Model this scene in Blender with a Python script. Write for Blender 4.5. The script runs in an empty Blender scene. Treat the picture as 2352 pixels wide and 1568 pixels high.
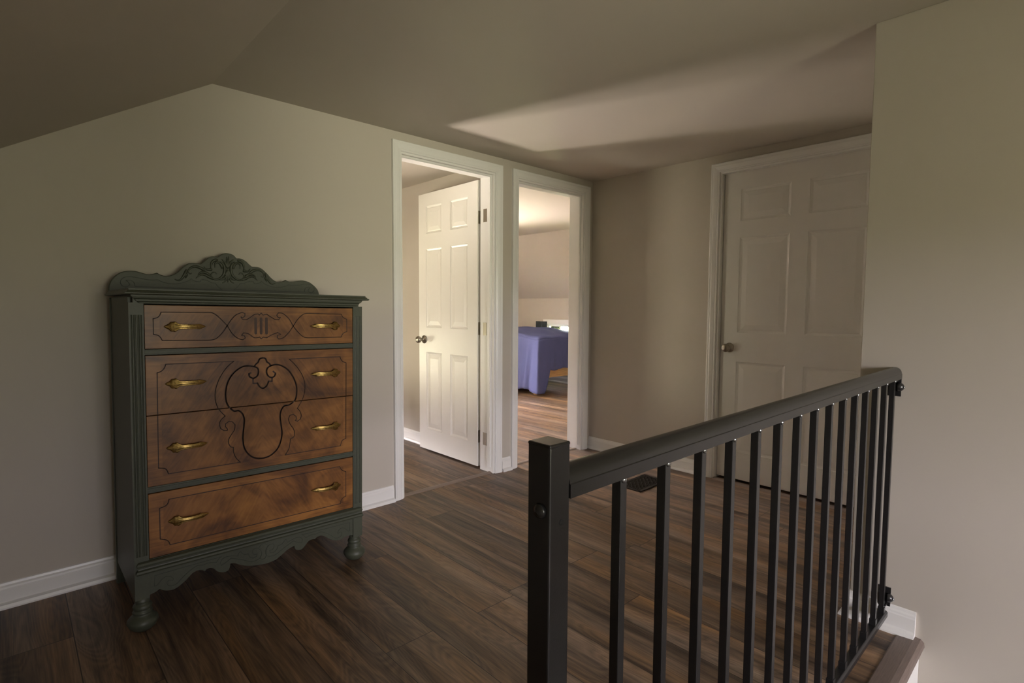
import bpy, bmesh, math, json
from mathutils import Vector, Matrix
C = bpy.context.scene.collection
S = bpy.context.scene
pi = math.pi

# ---------------------------------------------------------------- camera
cam_d = bpy.data.cameras.new('camera'); cam = bpy.data.objects.new('camera', cam_d); C.objects.link(cam)
cam_d.sensor_width = 36.0; cam_d.lens = 36.0 * 1240.4 / 2352; cam_d.clip_start = 0.02
_p, _y, _r = [math.radians(a) for a in (3.6246, 46.9605, 0.2981)]
fw = Vector((math.cos(_y) * math.cos(_p), math.sin(_y) * math.cos(_p), -math.sin(_p)))
rt = Vector((math.sin(_y), -math.cos(_y), 0)); up = rt.cross(fw)
rt = rt * math.cos(_r) + up * math.sin(_r); up = rt.cross(fw)
cam.matrix_world = Matrix(((rt.x, up.x, -fw.x, 0), (rt.y, up.y, -fw.y, 0), (rt.z, up.z, -fw.z, 1.14), (0, 0, 0, 1)))
S.camera = cam

# ---------------------------------------------------------------- view and world
S.view_settings.view_transform = 'Standard'; S.view_settings.look = 'None'
S.view_settings.exposure = 2.45; S.view_settings.gamma = 1; S.view_settings.use_curve_mapping = False
W = bpy.data.worlds.new('World'); S.world = W; W.use_nodes = True
nt = W.node_tree; nt.nodes.clear()
wo = nt.nodes.new('ShaderNodeOutputWorld'); bg = nt.nodes.new('ShaderNodeBackground')
tc = nt.nodes.new('ShaderNodeTexCoord')
def wn(op, a, b=None, c=None, t='ShaderNodeMath'):
    o = nt.nodes.new(t); o.operation = op
    for i, v in enumerate((a, b, c)):
        if v is None: continue
        if isinstance(v, (int, float, tuple)): o.inputs[i].default_value = v
        else: nt.links.new(v, o.inputs[i])
    return o
def ramp(v, lo, hi, a=0.0, b=1.0):
    m = nt.nodes.new('ShaderNodeMapRange'); m.interpolation_type = 'SMOOTHSTEP'
    for i, q in enumerate((lo, hi, a, b)): m.inputs[i + 1].default_value = q
    nt.links.new(v, m.inputs[0]); return m.outputs[0]
def wdot(v): return wn('DOT_PRODUCT', tc.outputs['Generated'], v, t='ShaderNodeVectorMath').outputs['Value']
def scale(col, f):
    o = nt.nodes.new('ShaderNodeVectorMath'); o.operation = 'SCALE'; o.inputs[0].default_value = col; nt.links.new(f, o.inputs['Scale']); return o.outputs[0]
def vadd(a, b):
    o = nt.nodes.new('ShaderNodeVectorMath'); o.operation = 'ADD'; nt.links.new(a, o.inputs[0]); nt.links.new(b, o.inputs[1]); return o.outputs[0]
# outdoors: pale sky, brightest to the south-west, and sunlit ground: lawn to the east and south, and a bright northern patch added to light the hall ceiling
zz = wdot((0, 0, 1)); G = ramp(zz, .06, .06 - .06); U = wn('SUBTRACT', 1.0, G).outputs[0]
xx = wdot((-1, 0, 0)); south = ramp(wdot((0, -1, 0)), .3, .6); NS = wn('SUBTRACT', 1.0, south).outputs[0]
sf = wn('MULTIPLY', south, ramp(xx, .0, .16, .22, 1.0)).outputs[0]
sf = wn('MULTIPLY', wn('MULTIPLY', sf, ramp(xx, .3, .5, 1.0, .8)).outputs[0], U).outputs[0]
# lowest sky dimmed except to the south, as if by unseen added trees
sky = wn('ADD', sf, wn('MULTIPLY', wn('MULTIPLY', NS, 2.2).outputs[0], ramp(zz, .10, .30)).outputs[0]).outputs[0]
gn = wn('MULTIPLY', ramp(zz, -.22, -.36), ramp(wdot((0, 1, 0)), .55, .85)).outputs[0]
gl = wn('MULTIPLY', gn, ramp(xx, .40, .46)).outputs[0]; gn = wn('MULTIPLY', gn, ramp(xx, .40, .46, 1.0, 0.0)).outputs[0]  # patch cut off westward to spare the open door; dimmer green band added
ge = wn('MULTIPLY', G, ramp(wdot((1, 0, 0)), .35, .7)).outputs[0]
gw = wn('MULTIPLY', G, ramp(xx, .35, .7)).outputs[0]
gs = wn('MULTIPLY', wn('MULTIPLY', G, south).outputs[0], wn('MULTIPLY', ramp(xx, .02, .14), wn('SUBTRACT', 1.0, ramp(xx, .25, .42)).outputs[0]).outputs[0]).outputs[0]
total = vadd(vadd(scale((1.20, 1.13, 1.20), sky), scale((.205, .205, .14), G)), vadd(scale((8.2, 7.2, 6.4), gn), scale((1.35, 1.55, .62), ge)))
total = vadd(total, vadd(vadd(scale((.68, .66, .50), gs), scale((1.9, 1.85, 1.2), gl)), scale((.40, .36, .26), gw)))
nt.links.new(total, bg.inputs[0]); bg.inputs[1].default_value = 14.0
nt.links.new(bg.outputs[0], wo.inputs[0])

def portal(name, loc, rot, sx_, sy_):
    d = bpy.data.lights.new(name, 'AREA'); d.shape = 'RECTANGLE'; d.size = sx_; d.size_y = sy_
    d.cycles.is_portal = True
    o = bpy.data.objects.new(name, d); C.objects.link(o); o.location = loc; o.rotation_euler = rot
    return o

# ---------------------------------------------------------------- materials
def new_mat(name):
    m = bpy.data.materials.new(name); m.use_nodes = True
    return m, m.node_tree.nodes, m.node_tree.links, m.node_tree.nodes['Principled BSDF']
def simple(name, col, rough=.5, metal=0, bump=0, bscale=200, spec=.5, vary=0, stretch=(1, 1, 1)):
    m, n, l, b = new_mat(name)
    b.inputs['Base Color'].default_value = (*col, 1); b.inputs['Roughness'].default_value = rough
    b.inputs['Metallic'].default_value = metal; b.inputs['Specular IOR Level'].default_value = spec
    if bump or vary:
        t = n.new('ShaderNodeTexCoord'); mp = n.new('ShaderNodeMapping'); mp.inputs['Scale'].default_value = stretch
        nz = n.new('ShaderNodeTexNoise'); nz.inputs['Scale'].default_value = bscale; nz.inputs['Detail'].default_value = 4
        l.new(t.outputs['Object'], mp.inputs[0]); l.new(mp.outputs[0], nz.inputs['Vector'])
        if bump:
            bp = n.new('ShaderNodeBump'); bp.inputs['Strength'].default_value = bump; bp.inputs['Distance'].default_value = .002
            l.new(nz.outputs[0], bp.inputs['Height']); l.new(bp.outputs[0], b.inputs['Normal'])
        if vary:
            r = n.new('ShaderNodeMapRange'); r.inputs[1].default_value = .3; r.inputs[2].default_value = .7
            r.inputs[3].default_value = 1 - vary; r.inputs[4].default_value = 1 + vary
            v = n.new('ShaderNodeVectorMath'); v.operation = 'SCALE'; v.inputs[0].default_value = col
            l.new(nz.outputs[0], r.inputs[0]); l.new(r.outputs[0], v.inputs['Scale']); l.new(v.outputs[0], b.inputs['Base Color'])
    return m
M = {}
M['wall'] = simple('wall_paint', (.50, .455, .395), .62, bump=.10, bscale=160)
M['white'] = simple('white_trim_paint', (.78, .77, .75), .32, bump=.03, bscale=60, stretch=(1, 1, .3))
M['door'] = simple('door_paint', (.76, .74, .70), .34, bump=.22, bscale=60, stretch=(3, 3, .22))
M['nickel'] = simple('satin_nickel', (.34, .305, .25), .32, 1)
M['black'] = simple('black_powder_coat', (.015, .0145, .015), .27, bump=.05, bscale=500, spec=.6)
M['screw'] = simple('screw_steel', (.55, .58, .62), .15, 1)
M['dark'] = simple('opening_shade_black', (.004, .004, .004), .8)  # near-black colour painting the shade inside openings
M['green'] = simple('green_chalk_paint', (.058, .064, .043), .48, bump=.06, bscale=120, vary=.06)
M['green_shade'] = simple('green_groove_shade', (.022, .028, .018), .6)  # darker copy of the green, painting the shade in carved grooves
M['brass'] = simple('aged_brass', (.42, .29, .10), .34, 1, bump=.15, bscale=180, vary=.35)
M['line'] = simple('groove_stain_and_shade', (.030, .012, .007), .6)
M['thick'] = simple('stained_channel', (.052, .024, .014), .55)
M['slot'] = simple('stained_slot', (.055, .028, .018), .6)
M['blanket'] = simple('blue_cotton', (.105, .12, .28), .8, bump=.25, bscale=60, spec=.2)
M['mattress'] = simple('dark_cover', (.03, .03, .05), .9)
M['pine'] = simple('pine_wood', (.62, .38, .16), .5, vary=.15, bscale=8, stretch=(1, 12, 12))
M['curtain'] = simple('dark_curtain', (.035, .045, .05), .9)
M['grille'] = simple('bronze_register', (.03, .024, .018), .4, .6)
M['nosing'] = simple('vinyl_nosing', (.165, .125, .105), .5, vary=.15, bscale=12, stretch=(2, 30, 30))
M['strip'] = simple('transition_strip', (.24, .185, .155), .5, vary=.15, bscale=12, stretch=(2, 30, 30))
M['stair'] = simple('stair_carpet', (.16, .14, .12), .9)
M['plinth'] = simple('bare_wood_foot', (.35, .22, .12), .6)
m, n, l, b = new_mat('window_glass')
tr = n.new('ShaderNodeBsdfTransparent'); gl = n.new('ShaderNodeBsdfGlossy'); gl.inputs['Roughness'].default_value = .02
fr = n.new('ShaderNodeFresnel'); mx = n.new('ShaderNodeMixShader'); out = n['Material Output']
l.new(fr.outputs[0], mx.inputs[0]); l.new(tr.outputs[0], mx.inputs[1]); l.new(gl.outputs[0], mx.inputs[2]); l.new(mx.outputs[0], out.inputs['Surface'])
M['glass'] = m

def N(n, typ, **kw):
    o = n.new(typ)
    for k, v in kw.items(): setattr(o, k, v)
    return o
def mth(n, l, op, a, b_=None, c_=None):
    o = n.new('ShaderNodeMath'); o.operation = op
    for i, v in enumerate((a, b_, c_)):
        if v is None: continue
        if isinstance(v, (int, float)): o.inputs[i].default_value = v
        else: l.new(v, o.inputs[i])
    return o.outputs[0]

# plank floor: boards run along Y, 0.186 m wide, 1.22 m long
m, n, l, b = new_mat('vinyl_plank_floor')
t = N(n, 'ShaderNodeNewGeometry'); sp = N(n, 'ShaderNodeSeparateXYZ'); l.new(t.outputs['Position'], sp.inputs[0])
xs = mth(n, l, 'DIVIDE', mth(n, l, 'ADD', sp.outputs[0], -1.612 + 1.86), .186)
row = mth(n, l, 'FLOOR', xs); fx = mth(n, l, 'FRACT', xs)
wn = N(n, 'ShaderNodeTexWhiteNoise', noise_dimensions='1D'); l.new(row, wn.inputs['W'])
ys = mth(n, l, 'ADD', mth(n, l, 'DIVIDE', sp.outputs[1], 1.22), mth(n, l, 'MULTIPLY', wn.outputs['Value'], 7.3))
col_ = mth(n, l, 'FLOOR', ys); fy = mth(n, l, 'FRACT', ys)
cb = N(n, 'ShaderNodeCombineXYZ'); l.new(row, cb.inputs[0]); l.new(col_, cb.inputs[1])
wp = N(n, 'ShaderNodeTexWhiteNoise', noise_dimensions='3D'); l.new(cb.outputs[0], wp.inputs['Vector'])
# long streaks
def streak(sx_, sy_, det, rough, dist, shift):
    c = N(n, 'ShaderNodeCombineXYZ')
    l.new(mth(n, l, 'MULTIPLY', sp.outputs[0], sx_), c.inputs[0]); l.new(mth(n, l, 'MULTIPLY', sp.outputs[1], sy_), c.inputs[1])
    l.new(mth(n, l, 'MULTIPLY', wp.outputs['Value'], shift), c.inputs[2])
    z = N(n, 'ShaderNodeTexNoise'); z.inputs['Scale'].default_value = 1; z.inputs['Detail'].default_value = det
    z.inputs['Roughness'].default_value = rough; z.inputs['Distortion'].default_value = dist
    l.new(c.outputs[0], z.inputs['Vector']); return z.outputs[0]
s1 = streak(13, .85, 3, .55, .5, 40)
s2 = streak(240, 7, 4, .7, .4, 60)
s4 = streak(45, 1.6, 3, .6, .8, 25)
# cathedral grain: rings from a stretched, distorted field
s3 = streak(7, 1.0, 2, .5, .5, 90)
ring = mth(n, l, 'FRACT', mth(n, l, 'MULTIPLY', s3, 24))
ring = mth(n, l, 'ABSOLUTE', mth(n, l, 'SUBTRACT', ring, .5))
rmask = mth(n, l, 'MULTIPLY', ring, mth(n, l, 'SUBTRACT', 1.35, s2))
rp = N(n, 'ShaderNodeValToRGB'); e = rp.color_ramp.elements
e[0].position = .38; e[0].color = (.032, .022, .016, 1); e[1].position = .72; e[1].color = (.42, .265, .155, 1)
q = e.new(.475); q.color = (.106, .068, .044, 1); q = e.new(.58); q.color = (.225, .143, .085, 1)
mixv = mth(n, l, 'ADD', mth(n, l, 'MULTIPLY', s1, .46), mth(n, l, 'MULTIPLY', s2, .30))
mixv = mth(n, l, 'ADD', mixv, mth(n, l, 'MULTIPLY', s4, .20))
mixv = mth(n, l, 'ADD', mixv, mth(n, l, 'ADD', mth(n, l, 'MULTIPLY', rmask, .13), .028))
l.new(mth(n, l, 'SUBTRACT', mixv, .018), rp.inputs[0])
hs = N(n, 'ShaderNodeHueSaturation'); l.new(rp.outputs[0], hs.inputs['Color'])
l.new(mth(n, l, 'ADD', mth(n, l, 'MULTIPLY', wp.outputs['Value'], .36), .86), hs.inputs['Value'])
l.new(mth(n, l, 'ADD', mth(n, l, 'MULTIPLY', s3, 1.1), .42), hs.inputs['Saturation'])
ex = mth(n, l, 'LESS_THAN', mth(n, l, 'MINIMUM', fx, mth(n, l, 'SUBTRACT', 1, fx)), .008)
ey = mth(n, l, 'LESS_THAN', mth(n, l, 'MINIMUM', fy, mth(n, l, 'SUBTRACT', 1, fy)), .0012)
seam = mth(n, l, 'MAXIMUM', ex, ey)
mc = N(n, 'ShaderNodeMix', data_type='RGBA'); l.new(seam, mc.inputs[0]); l.new(hs.outputs[0], mc.inputs[6]); mc.inputs[7].default_value = (.03, .022, .016, 1)
l.new(mc.outputs[2], b.inputs['Base Color'])
b.inputs['Roughness'].default_value = .42
rr = N(n, 'ShaderNodeMapRange'); l.new(s2, rr.inputs[0]); rr.inputs[3].default_value = .36; rr.inputs[4].default_value = .56; l.new(rr.outputs[0], b.inputs['Roughness'])
bp = N(n, 'ShaderNodeBump'); bp.inputs['Strength'].default_value = .25; bp.inputs['Distance'].default_value = .001
l.new(mth(n, l, 'SUBTRACT', s2, seam), bp.inputs['Height']); l.new(bp.outputs[0], b.inputs['Normal'])
M['floor'] = m

# drawer wood (object space: x across, z up)
def drawer_wood(name, seed, zmid, zh, lit_tone=1.0):
    m, n, l, b = new_mat(name)
    t = N(n, 'ShaderNodeTexCoord'); sp = N(n, 'ShaderNodeSeparateXYZ'); l.new(t.outputs['Object'], sp.inputs[0])
    def nz(sx_, sz_, det, dist, off):
        c = N(n, 'ShaderNodeCombineXYZ')
        l.new(mth(n, l, 'MULTIPLY', sp.outputs[0], sx_), c.inputs[0]); l.new(mth(n, l, 'MULTIPLY', sp.outputs[2], sz_), c.inputs[1]); c.inputs[2].default_value = seed + off
        z = N(n, 'ShaderNodeTexNoise'); z.inputs['Scale'].default_value = 1; z.inputs['Detail'].default_value = det; z.inputs['Distortion'].default_value = dist
        l.new(c.outputs[0], z.inputs['Vector']); return z.outputs[0]
    # darker figured centre, straight horizontal grain towards the edges of the front
    a = nz(4.5, 5.5, 3, 1.4, 0)
    fx_ = mth(n, l, 'ABSOLUTE', mth(n, l, 'SUBTRACT', sp.outputs[0], .427))
    g = nz(7, 150, 4, .6, 5)
    # feathered figure fanning out from the middle
    cc = N(n, 'ShaderNodeCombineXYZ')
    l.new(mth(n, l, 'MULTIPLY', mth(n, l, 'ADD', mth(n, l, 'MULTIPLY', fx_, 1.0), mth(n, l, 'MULTIPLY', sp.outputs[2], .62)), 55), cc.inputs[0])
    l.new(mth(n, l, 'MULTIPLY', mth(n, l, 'SUBTRACT', mth(n, l, 'MULTIPLY', sp.outputs[2], 1.0), fx_), 7), cc.inputs[1]); cc.inputs[2].default_value = seed
    hn = N(n, 'ShaderNodeTexNoise'); hn.inputs['Scale'].default_value = 1; hn.inputs['Detail'].default_value = 4; hn.inputs['Distortion'].default_value = 1.2
    l.new(cc.outputs[0], hn.inputs['Vector']); h = hn.outputs[0]
    pz = mth(n, l, 'ABSOLUTE', mth(n, l, 'SUBTRACT', sp.outputs[2], zmid))
    mb_ = N(n, 'ShaderNodeMath', operation='MAXIMUM'); mb_.use_clamp = True
    l.new(mth(n, l, 'GREATER_THAN', pz, zh - .033), mb_.inputs[0]); l.new(mth(n, l, 'GREATER_THAN', fx_, .338), mb_.inputs[1])
    em = mb_.outputs[0]
    gr = N(n, 'ShaderNodeMix', data_type='FLOAT'); l.new(em, gr.inputs[0]); l.new(h, gr.inputs[2]); l.new(g, gr.inputs[3])
    v = mth(n, l, 'ADD', mth(n, l, 'MULTIPLY', a, .72), mth(n, l, 'MULTIPLY', gr.outputs[0], .28))
    v = mth(n, l, 'ADD', v, mth(n, l, 'MULTIPLY', em, .05))
    r = N(n, 'ShaderNodeValToRGB'); e = r.color_ramp.elements
    e[0].position = .34; e[0].color = (.058 * lit_tone, .022 * lit_tone, .008 * lit_tone, 1); e[1].position = .68; e[1].color = (.270 * lit_tone, .117 * lit_tone, .028 * lit_tone, 1)
    q = e.new(.5); q.color = (.155 * lit_tone, .063 * lit_tone, .0145 * lit_tone, 1)
    l.new(v, r.inputs[0]); l.new(r.outputs[0], b.inputs['Base Color'])
    rr = N(n, 'ShaderNodeMapRange'); l.new(h, rr.inputs[0]); rr.inputs[3].default_value = .32; rr.inputs[4].default_value = .46; l.new(rr.outputs[0], b.inputs['Roughness'])
    bp = N(n, 'ShaderNodeBump'); bp.inputs['Strength'].default_value = .06; bp.inputs['Distance'].default_value = .001
    l.new(h, bp.inputs['Height']); l.new(bp.outputs[0], b.inputs['Normal'])
    return m
WOODS = [drawer_wood('walnut_veneer_%s' % c, s, zm, zh, tn) for c, s, zm, zh, tn in (('a', 1.3, 1.067, .076, 1), ('b', 4.7, .738, .231, 1.0), ('c', 4.7, .738, .231, 1.08), ('d', 12.9, .368, .115, 1.3))]  # lower fronts coloured brighter, painting in the light that falls low

# ---------------------------------------------------------------- mesh helpers
class MB:
    def __init__(s): s.v = []; s.f = []; s.sm = []
    def add(s, vs, fs, smooth=False):
        o = len(s.v); s.v += [tuple(x) for x in vs]; s.f += [tuple(i + o for i in f) for f in fs]; s.sm += [smooth] * len(fs)
        return s
    def box(s, x0, x1, y0, y1, z0, z1):
        return s.add([(x, y, z) for x in (x0, x1) for y in (y0, y1) for z in (z0, z1)],
                     [(0, 1, 3, 2), (4, 6, 7, 5), (0, 4, 5, 1), (2, 3, 7, 6), (0, 2, 6, 4), (1, 5, 7, 3)])
    def prism(s, poly, axis, a, b, smooth=False):
        """poly: 2D points in the other two axes (in xyz order), extruded along axis from a to b"""
        def P(p, t):
            q = list(p); q.insert(axis, t); return q
        k = len(poly)
        s.add([P(p, a) for p in poly] + [P(p, b) for p in poly],
              [(i, (i + 1) % k, k + (i + 1) % k, k + i) for i in range(k)], smooth)
        s.add([P(p, a) for p in poly], [tuple(range(k))[::-1]]); s.add([P(p, b) for p in poly], [tuple(range(k))])
        return s
    def loft(s, rings, closed=True, caps=True, smooth=True):
        k = len(rings[0]); vs = [p for r in rings for p in r]; fs = []
        for i in range(len(rings) - 1):
            for j in range(k if closed else k - 1):
                fs.append((i * k + j, i * k + (j + 1) % k, (i + 1) * k + (j + 1) % k, (i + 1) * k + j))
        s.add(vs, fs, smooth)
        if caps and closed:
            s.add(rings[0], [tuple(range(k))[::-1]]); s.add(rings[-1], [tuple(range(k))])
        return s
    def lathe(s, prof, c=(0, 0, 0), axis=2, seg=32):
        rings = []
        for r, h in prof:
            ring = []
            for i in range(seg):
                a = 2 * pi * i / seg; p = [r * math.cos(a), r * math.sin(a)]; p.insert(axis, h)
                ring.append((p[0] + c[0], p[1] + c[1], p[2] + c[2]))
            rings.append(ring)
        return s.loft(rings)
    def tube(s, pts, rads, seg=8, flat=(1, 1, 1)):
        rings = []; k = len(pts); pts = [Vector(p) for p in pts]
        for i, p in enumerate(pts):
            d = (pts[min(i + 1, k - 1)] - pts[max(i - 1, 0)]).normalized()
            a = Vector((0, 1, 0)) if abs(d.y) < .9 else Vector((1, 0, 0))
            u = d.cross(a).normalized(); w = u.cross(d)
            rings.append([tuple(p + Vector([c * f for c, f in zip(u * math.cos(2 * pi * j / seg) * rads[i] + w * math.sin(2 * pi * j / seg) * rads[i], flat)])) for j in range(seg)])
        return s.loft(rings)
    def build(s, name, mat, parent=None, bevel=0, bseg=2, angle=40, fix=True, autosmooth=False):
        me = bpy.data.meshes.new(name); me.from_pydata(s.v, [], s.f)
        for p, q in zip(me.polygons, s.sm): p.use_smooth = q
        if fix:
            bm = bmesh.new(); bm.from_mesh(me); bmesh.ops.remove_doubles(bm, verts=bm.verts, dist=1e-6) if bevel else None
            bmesh.ops.recalc_face_normals(bm, faces=bm.faces); bm.to_mesh(me); bm.free()
        me.materials.append(mat)
        o = bpy.data.objects.new(name, me); C.objects.link(o)
        if parent: o.parent = parent
        if bevel:
            md = o.modifiers.new('bevel', 'BEVEL'); md.width = bevel; md.segments = bseg; md.limit_method = 'ANGLE'; md.angle_limit = math.radians(angle)
        return o
def struct(o): o['kind'] = 'structure'; return o
def thing(name, label, cat, loc=(0, 0, 0), rot=(0, 0, 0), group=None):
    o = bpy.data.objects.new(name, None); C.objects.link(o); o.location = loc; o.rotation_euler = rot
    o.empty_display_size = .1; tag(o, label, cat, group); return o
def tag(o, label, cat, group=None):
    o['label'] = label; o['category'] = cat
    if group: o['group'] = group
    return o
def smooth_path(pts, step=.004, corner=50):
    """Catmull-Rom through pts, split at sharp corners"""
    pts = [Vector(p) for p in pts]; segs = []; cur = [pts[0]]
    for i in range(1, len(pts)):
        cur.append(pts[i])
        if i < len(pts) - 1:
            a = (pts[i] - pts[i - 1]); b = (pts[i + 1] - pts[i])
            if a.length > 1e-6 and b.length > 1e-6 and math.degrees(a.angle(b)) > corner: segs.append(cur); cur = [pts[i]]
    segs.append(cur); out = [segs[0][0]]
    for s in segs:
        for i in range(len(s) - 1):
            p0 = s[max(i - 1, 0)]; p1 = s[i]; p2 = s[i + 1]; p3 = s[min(i + 2, len(s) - 1)]
            L = (p2 - p1).length
            k = 1 if len(s) == 2 else max(1, int(L / step))
            if L > .08: p0 = p1; p3 = p2
            if (p1 - p0).length > 1.6 * L: p0 = p1 + (p0 - p1).normalized() * L
            if (p3 - p2).length > 1.6 * L: p3 = p2 + (p3 - p2).normalized() * L
            for j in range(1, k + 1):
                t = j / k
                q = p1 + (p2 - p1) * t if L > .08 else .5 * ((2 * p1) + (p2 - p0) * t + (2 * p0 - 5 * p1 + 4 * p2 - p3) * t * t + (3 * p1 - p0 - 3 * p2 + p3) * t ** 3)
                out.append(q)
    return out
def ribbon(mb, pts, width, y, wmin=-9, wmax=9):
    pts = [Vector(p) for p in pts]
    for a, b in zip(pts, pts[1:]):
        if (b - a).length < 1e-6: continue
        lo, hi = wmin, wmax
        if max(a.y, b.y) <= lo or min(a.y, b.y) >= hi: continue
        def cl(p, q):
            if p.y < lo: return p + (q - p) * ((lo - p.y) / (q.y - p.y))
            if p.y > hi: return p + (q - p) * ((hi - p.y) / (q.y - p.y))
            return p
        a2, b2 = cl(a, b), cl(b, a); d = (b2 - a2)
        if d.length < 1e-6: continue
        d.normalize(); nn = Vector((-d.y, d.x)) * width / 2; e = d * width * .35
        q = [a2 - e + nn, b2 + e + nn, b2 + e - nn, a2 - e - nn]
        mb.add([(p.x, y, p.y) for p in q] + [(p.x, y + .002, p.y) for p in q],
               [(3, 2, 1, 0), (4, 5, 6, 7), (0, 1, 5, 4), (1, 2, 6, 5), (2, 3, 7, 6), (3, 0, 4, 7)])

# ================================================================ SETTING
ZC = 2.136; YA = 2.75; YB = 2.89; XB = 3.435; XC = 2.26; YR = .563; XW = -.6; ZK = 1.345
XK = 6.12; ZKE = 1.28; XCR = 5.27; XL = .714; YN = 6.9; YS = -3.0; T = .12
fl = MB()
fl.box(XW - T, XK + T, .36, YN + T, -.14, 0).box(XW - T, .5, YS - T, .36, -.14, 0).box(.5, XC + T, YS - T, -.7, -.14, 0)
struct(fl.build('floor', M['floor']))

# hall / bedroom partition (wall with the two open doorways)
D1 = (1.675, 2.415); D2 = (2.609, 3.342); DH = 2.035
w = MB()
w.prism([(XW, 0), (D1[0], 0), (D1[0], ZC), (XL, ZC), (XW, ZK)], 1, YA, YB)
w.box(D1[0], D1[1], YA, YB, DH, ZC).box(D1[1], D2[0], YA, YB, 0, ZC).box(D2[0], D2[1], YA, YB, DH, ZC)
w.prism([(D2[1], 0), (XK, 0), (XK, ZKE), (XCR, ZC), (D2[1], ZC)], 1, YA, YB)
struct(w.build('wall_north', M['wall']))
# partition between the two rooms beyond
struct(MB().box(2.487, 2.60, YB, YN, 0, ZC).build('wall_partition', M['wall']))
# wall with the closed door
DY = (.735, 1.70); DH3 = 2.03
w = MB().box(XB, XB + T, DY[1], YA, 0, ZC).box(XB, XB + T, DY[0], DY[1], DH3, ZC).box(XB, XB + T, YR, DY[0], 0, ZC)
struct(w.build('wall_east', M['wall']))
# closet behind the closed door
w = MB().box(XB + T, 4.3, 2.2, 2.3, 0, ZC).box(XB + T, 4.3, .45, .563, 0, ZC).box(4.3, 4.4, .45, 2.3, 0, ZC)
struct(w.build('wall_closet', M['wall']))
# stair wall on the right, its return to the closed-door wall
w = MB().prism([(YS, -2.5), (.46, -2.5), (.46, -.15), (YR, -.15), (YR, ZC), (YS, ZC)], 0, XC, XC + T).box(XC + T, XB + T, YR - T, YR, 0, ZC)
struct(w.build('wall_stair', M['wall'], bevel=.002))
# gable wall behind the camera with a window, and the low side walls
def wall_x(name, X0, X1, Y0, Y1, z1, wins):
    """wall in a plane of constant X, with windows (y0,y1,z0,z1)"""
    mb = MB(); ys = Y0
    for (a, b_, c, d) in sorted(wins):
        mb.box(X0, X1, ys, a, 0, z1).box(X0, X1, a, b_, 0, c).box(X0, X1, a, b_, d, z1); ys = b_
    mb.box(X0, X1, ys, Y1, 0, z1)
    return struct(mb.build(name, M['wall']))
def wall_y(name, Y0, Y1, x0, x1, poly_top, wins):
    mb = MB(); cuts = sorted(set([x0, x1, XL, XCR] + [v for w_ in wins for v in w_[:2]]))
    cuts = [c for c in cuts if x0 <= c <= x1]
    def top(x):
        if x < XL: return ZK + (ZC - ZK) * (x - XW) / (XL - XW)
        if x > XCR: return ZC + (ZKE - ZC) * (x - XCR) / (XK - XCR)
        return ZC
    for a, b_ in zip(cuts, cuts[1:]):
        mid = (a + b_) / 2; ww = [w_ for w_ in wins if w_[0] < mid < w_[1]]
        if ww:
            c, d = ww[0][2], ww[0][3]; mb.box(a, b_, Y0, Y1, 0, c); mb.prism([(a, d), (b_, d), (b_, top(b_)), (a, top(a))], 1, Y0, Y1)
        else: mb.prism([(a, 0), (b_, 0), (b_, top(b_)), (a, top(a))], 1, Y0, Y1)
    return struct(mb.build(name, M['wall']))
WIN_W = [(4.1, 4.95, .35, .82)]
WIN_E = [(4.88, 5.77, .42, .885)]
WIN_S = [(.05, 1.0, .55, 1.6)]
WIN_N = [(2.75, 3.65, .75, 1.9)]
YN1 = 6.2; WIN_N1 = [(.25, 1.0, .22, .72)]
wall_x('wall_west', XW - T, XW, YS, YN, ZK, WIN_W)
wall_x('wall_east_bedroom', XK, XK + T, YB, YN, ZKE, WIN_E)
wall_y('wall_south', YS - T, YS, XW, XC + T, 0, WIN_S)
wall_y('wall_far', YN, YN + T, 2.6, XK, 0, WIN_N)
wall_y('wall_far_room', YN1, YN1 + T, XW, 2.487, 0, WIN_N1)
# ceilings
struct(MB().box(XL, XCR, YS - T, YN + T, ZC, ZC + .1).build('ceiling', M['wall']))
dz = .1
w = MB().prism([(XW - T, ZK - T * (ZC - ZK) / (XL - XW)), (XL, ZC), (XL, ZC + dz), (XW - T, ZK + dz)], 1, YS - T, YN + T)
struct(w.build('ceiling_slope', M['wall']))
w = MB().prism([(XCR, ZC), (XK + T, ZKE - T), (XK + T, ZKE + dz), (XCR, ZC + dz)], 1, YB - T, YN + T)
struct(w.build('ceiling_slope_bedroom', M['wall']))
# stairwell below the floor opening
w = MB().box(.5, XC, .36, .46, -2.5, -.14).box(.38, .5, -.7, .46, -2.5, -.14).box(.5, XC, -.8, -.7, -2.5, -.14)
struct(w.build('wall_stairwell', M['white']))
w = MB()
for i in range(8): w.box(.5 + .22 * i, .5 + .22 * (i + 1), -.7, .36, -2.5, -.2 - .2 * i)
struct(w.build('floor_stairs', M['stair']))

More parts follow.
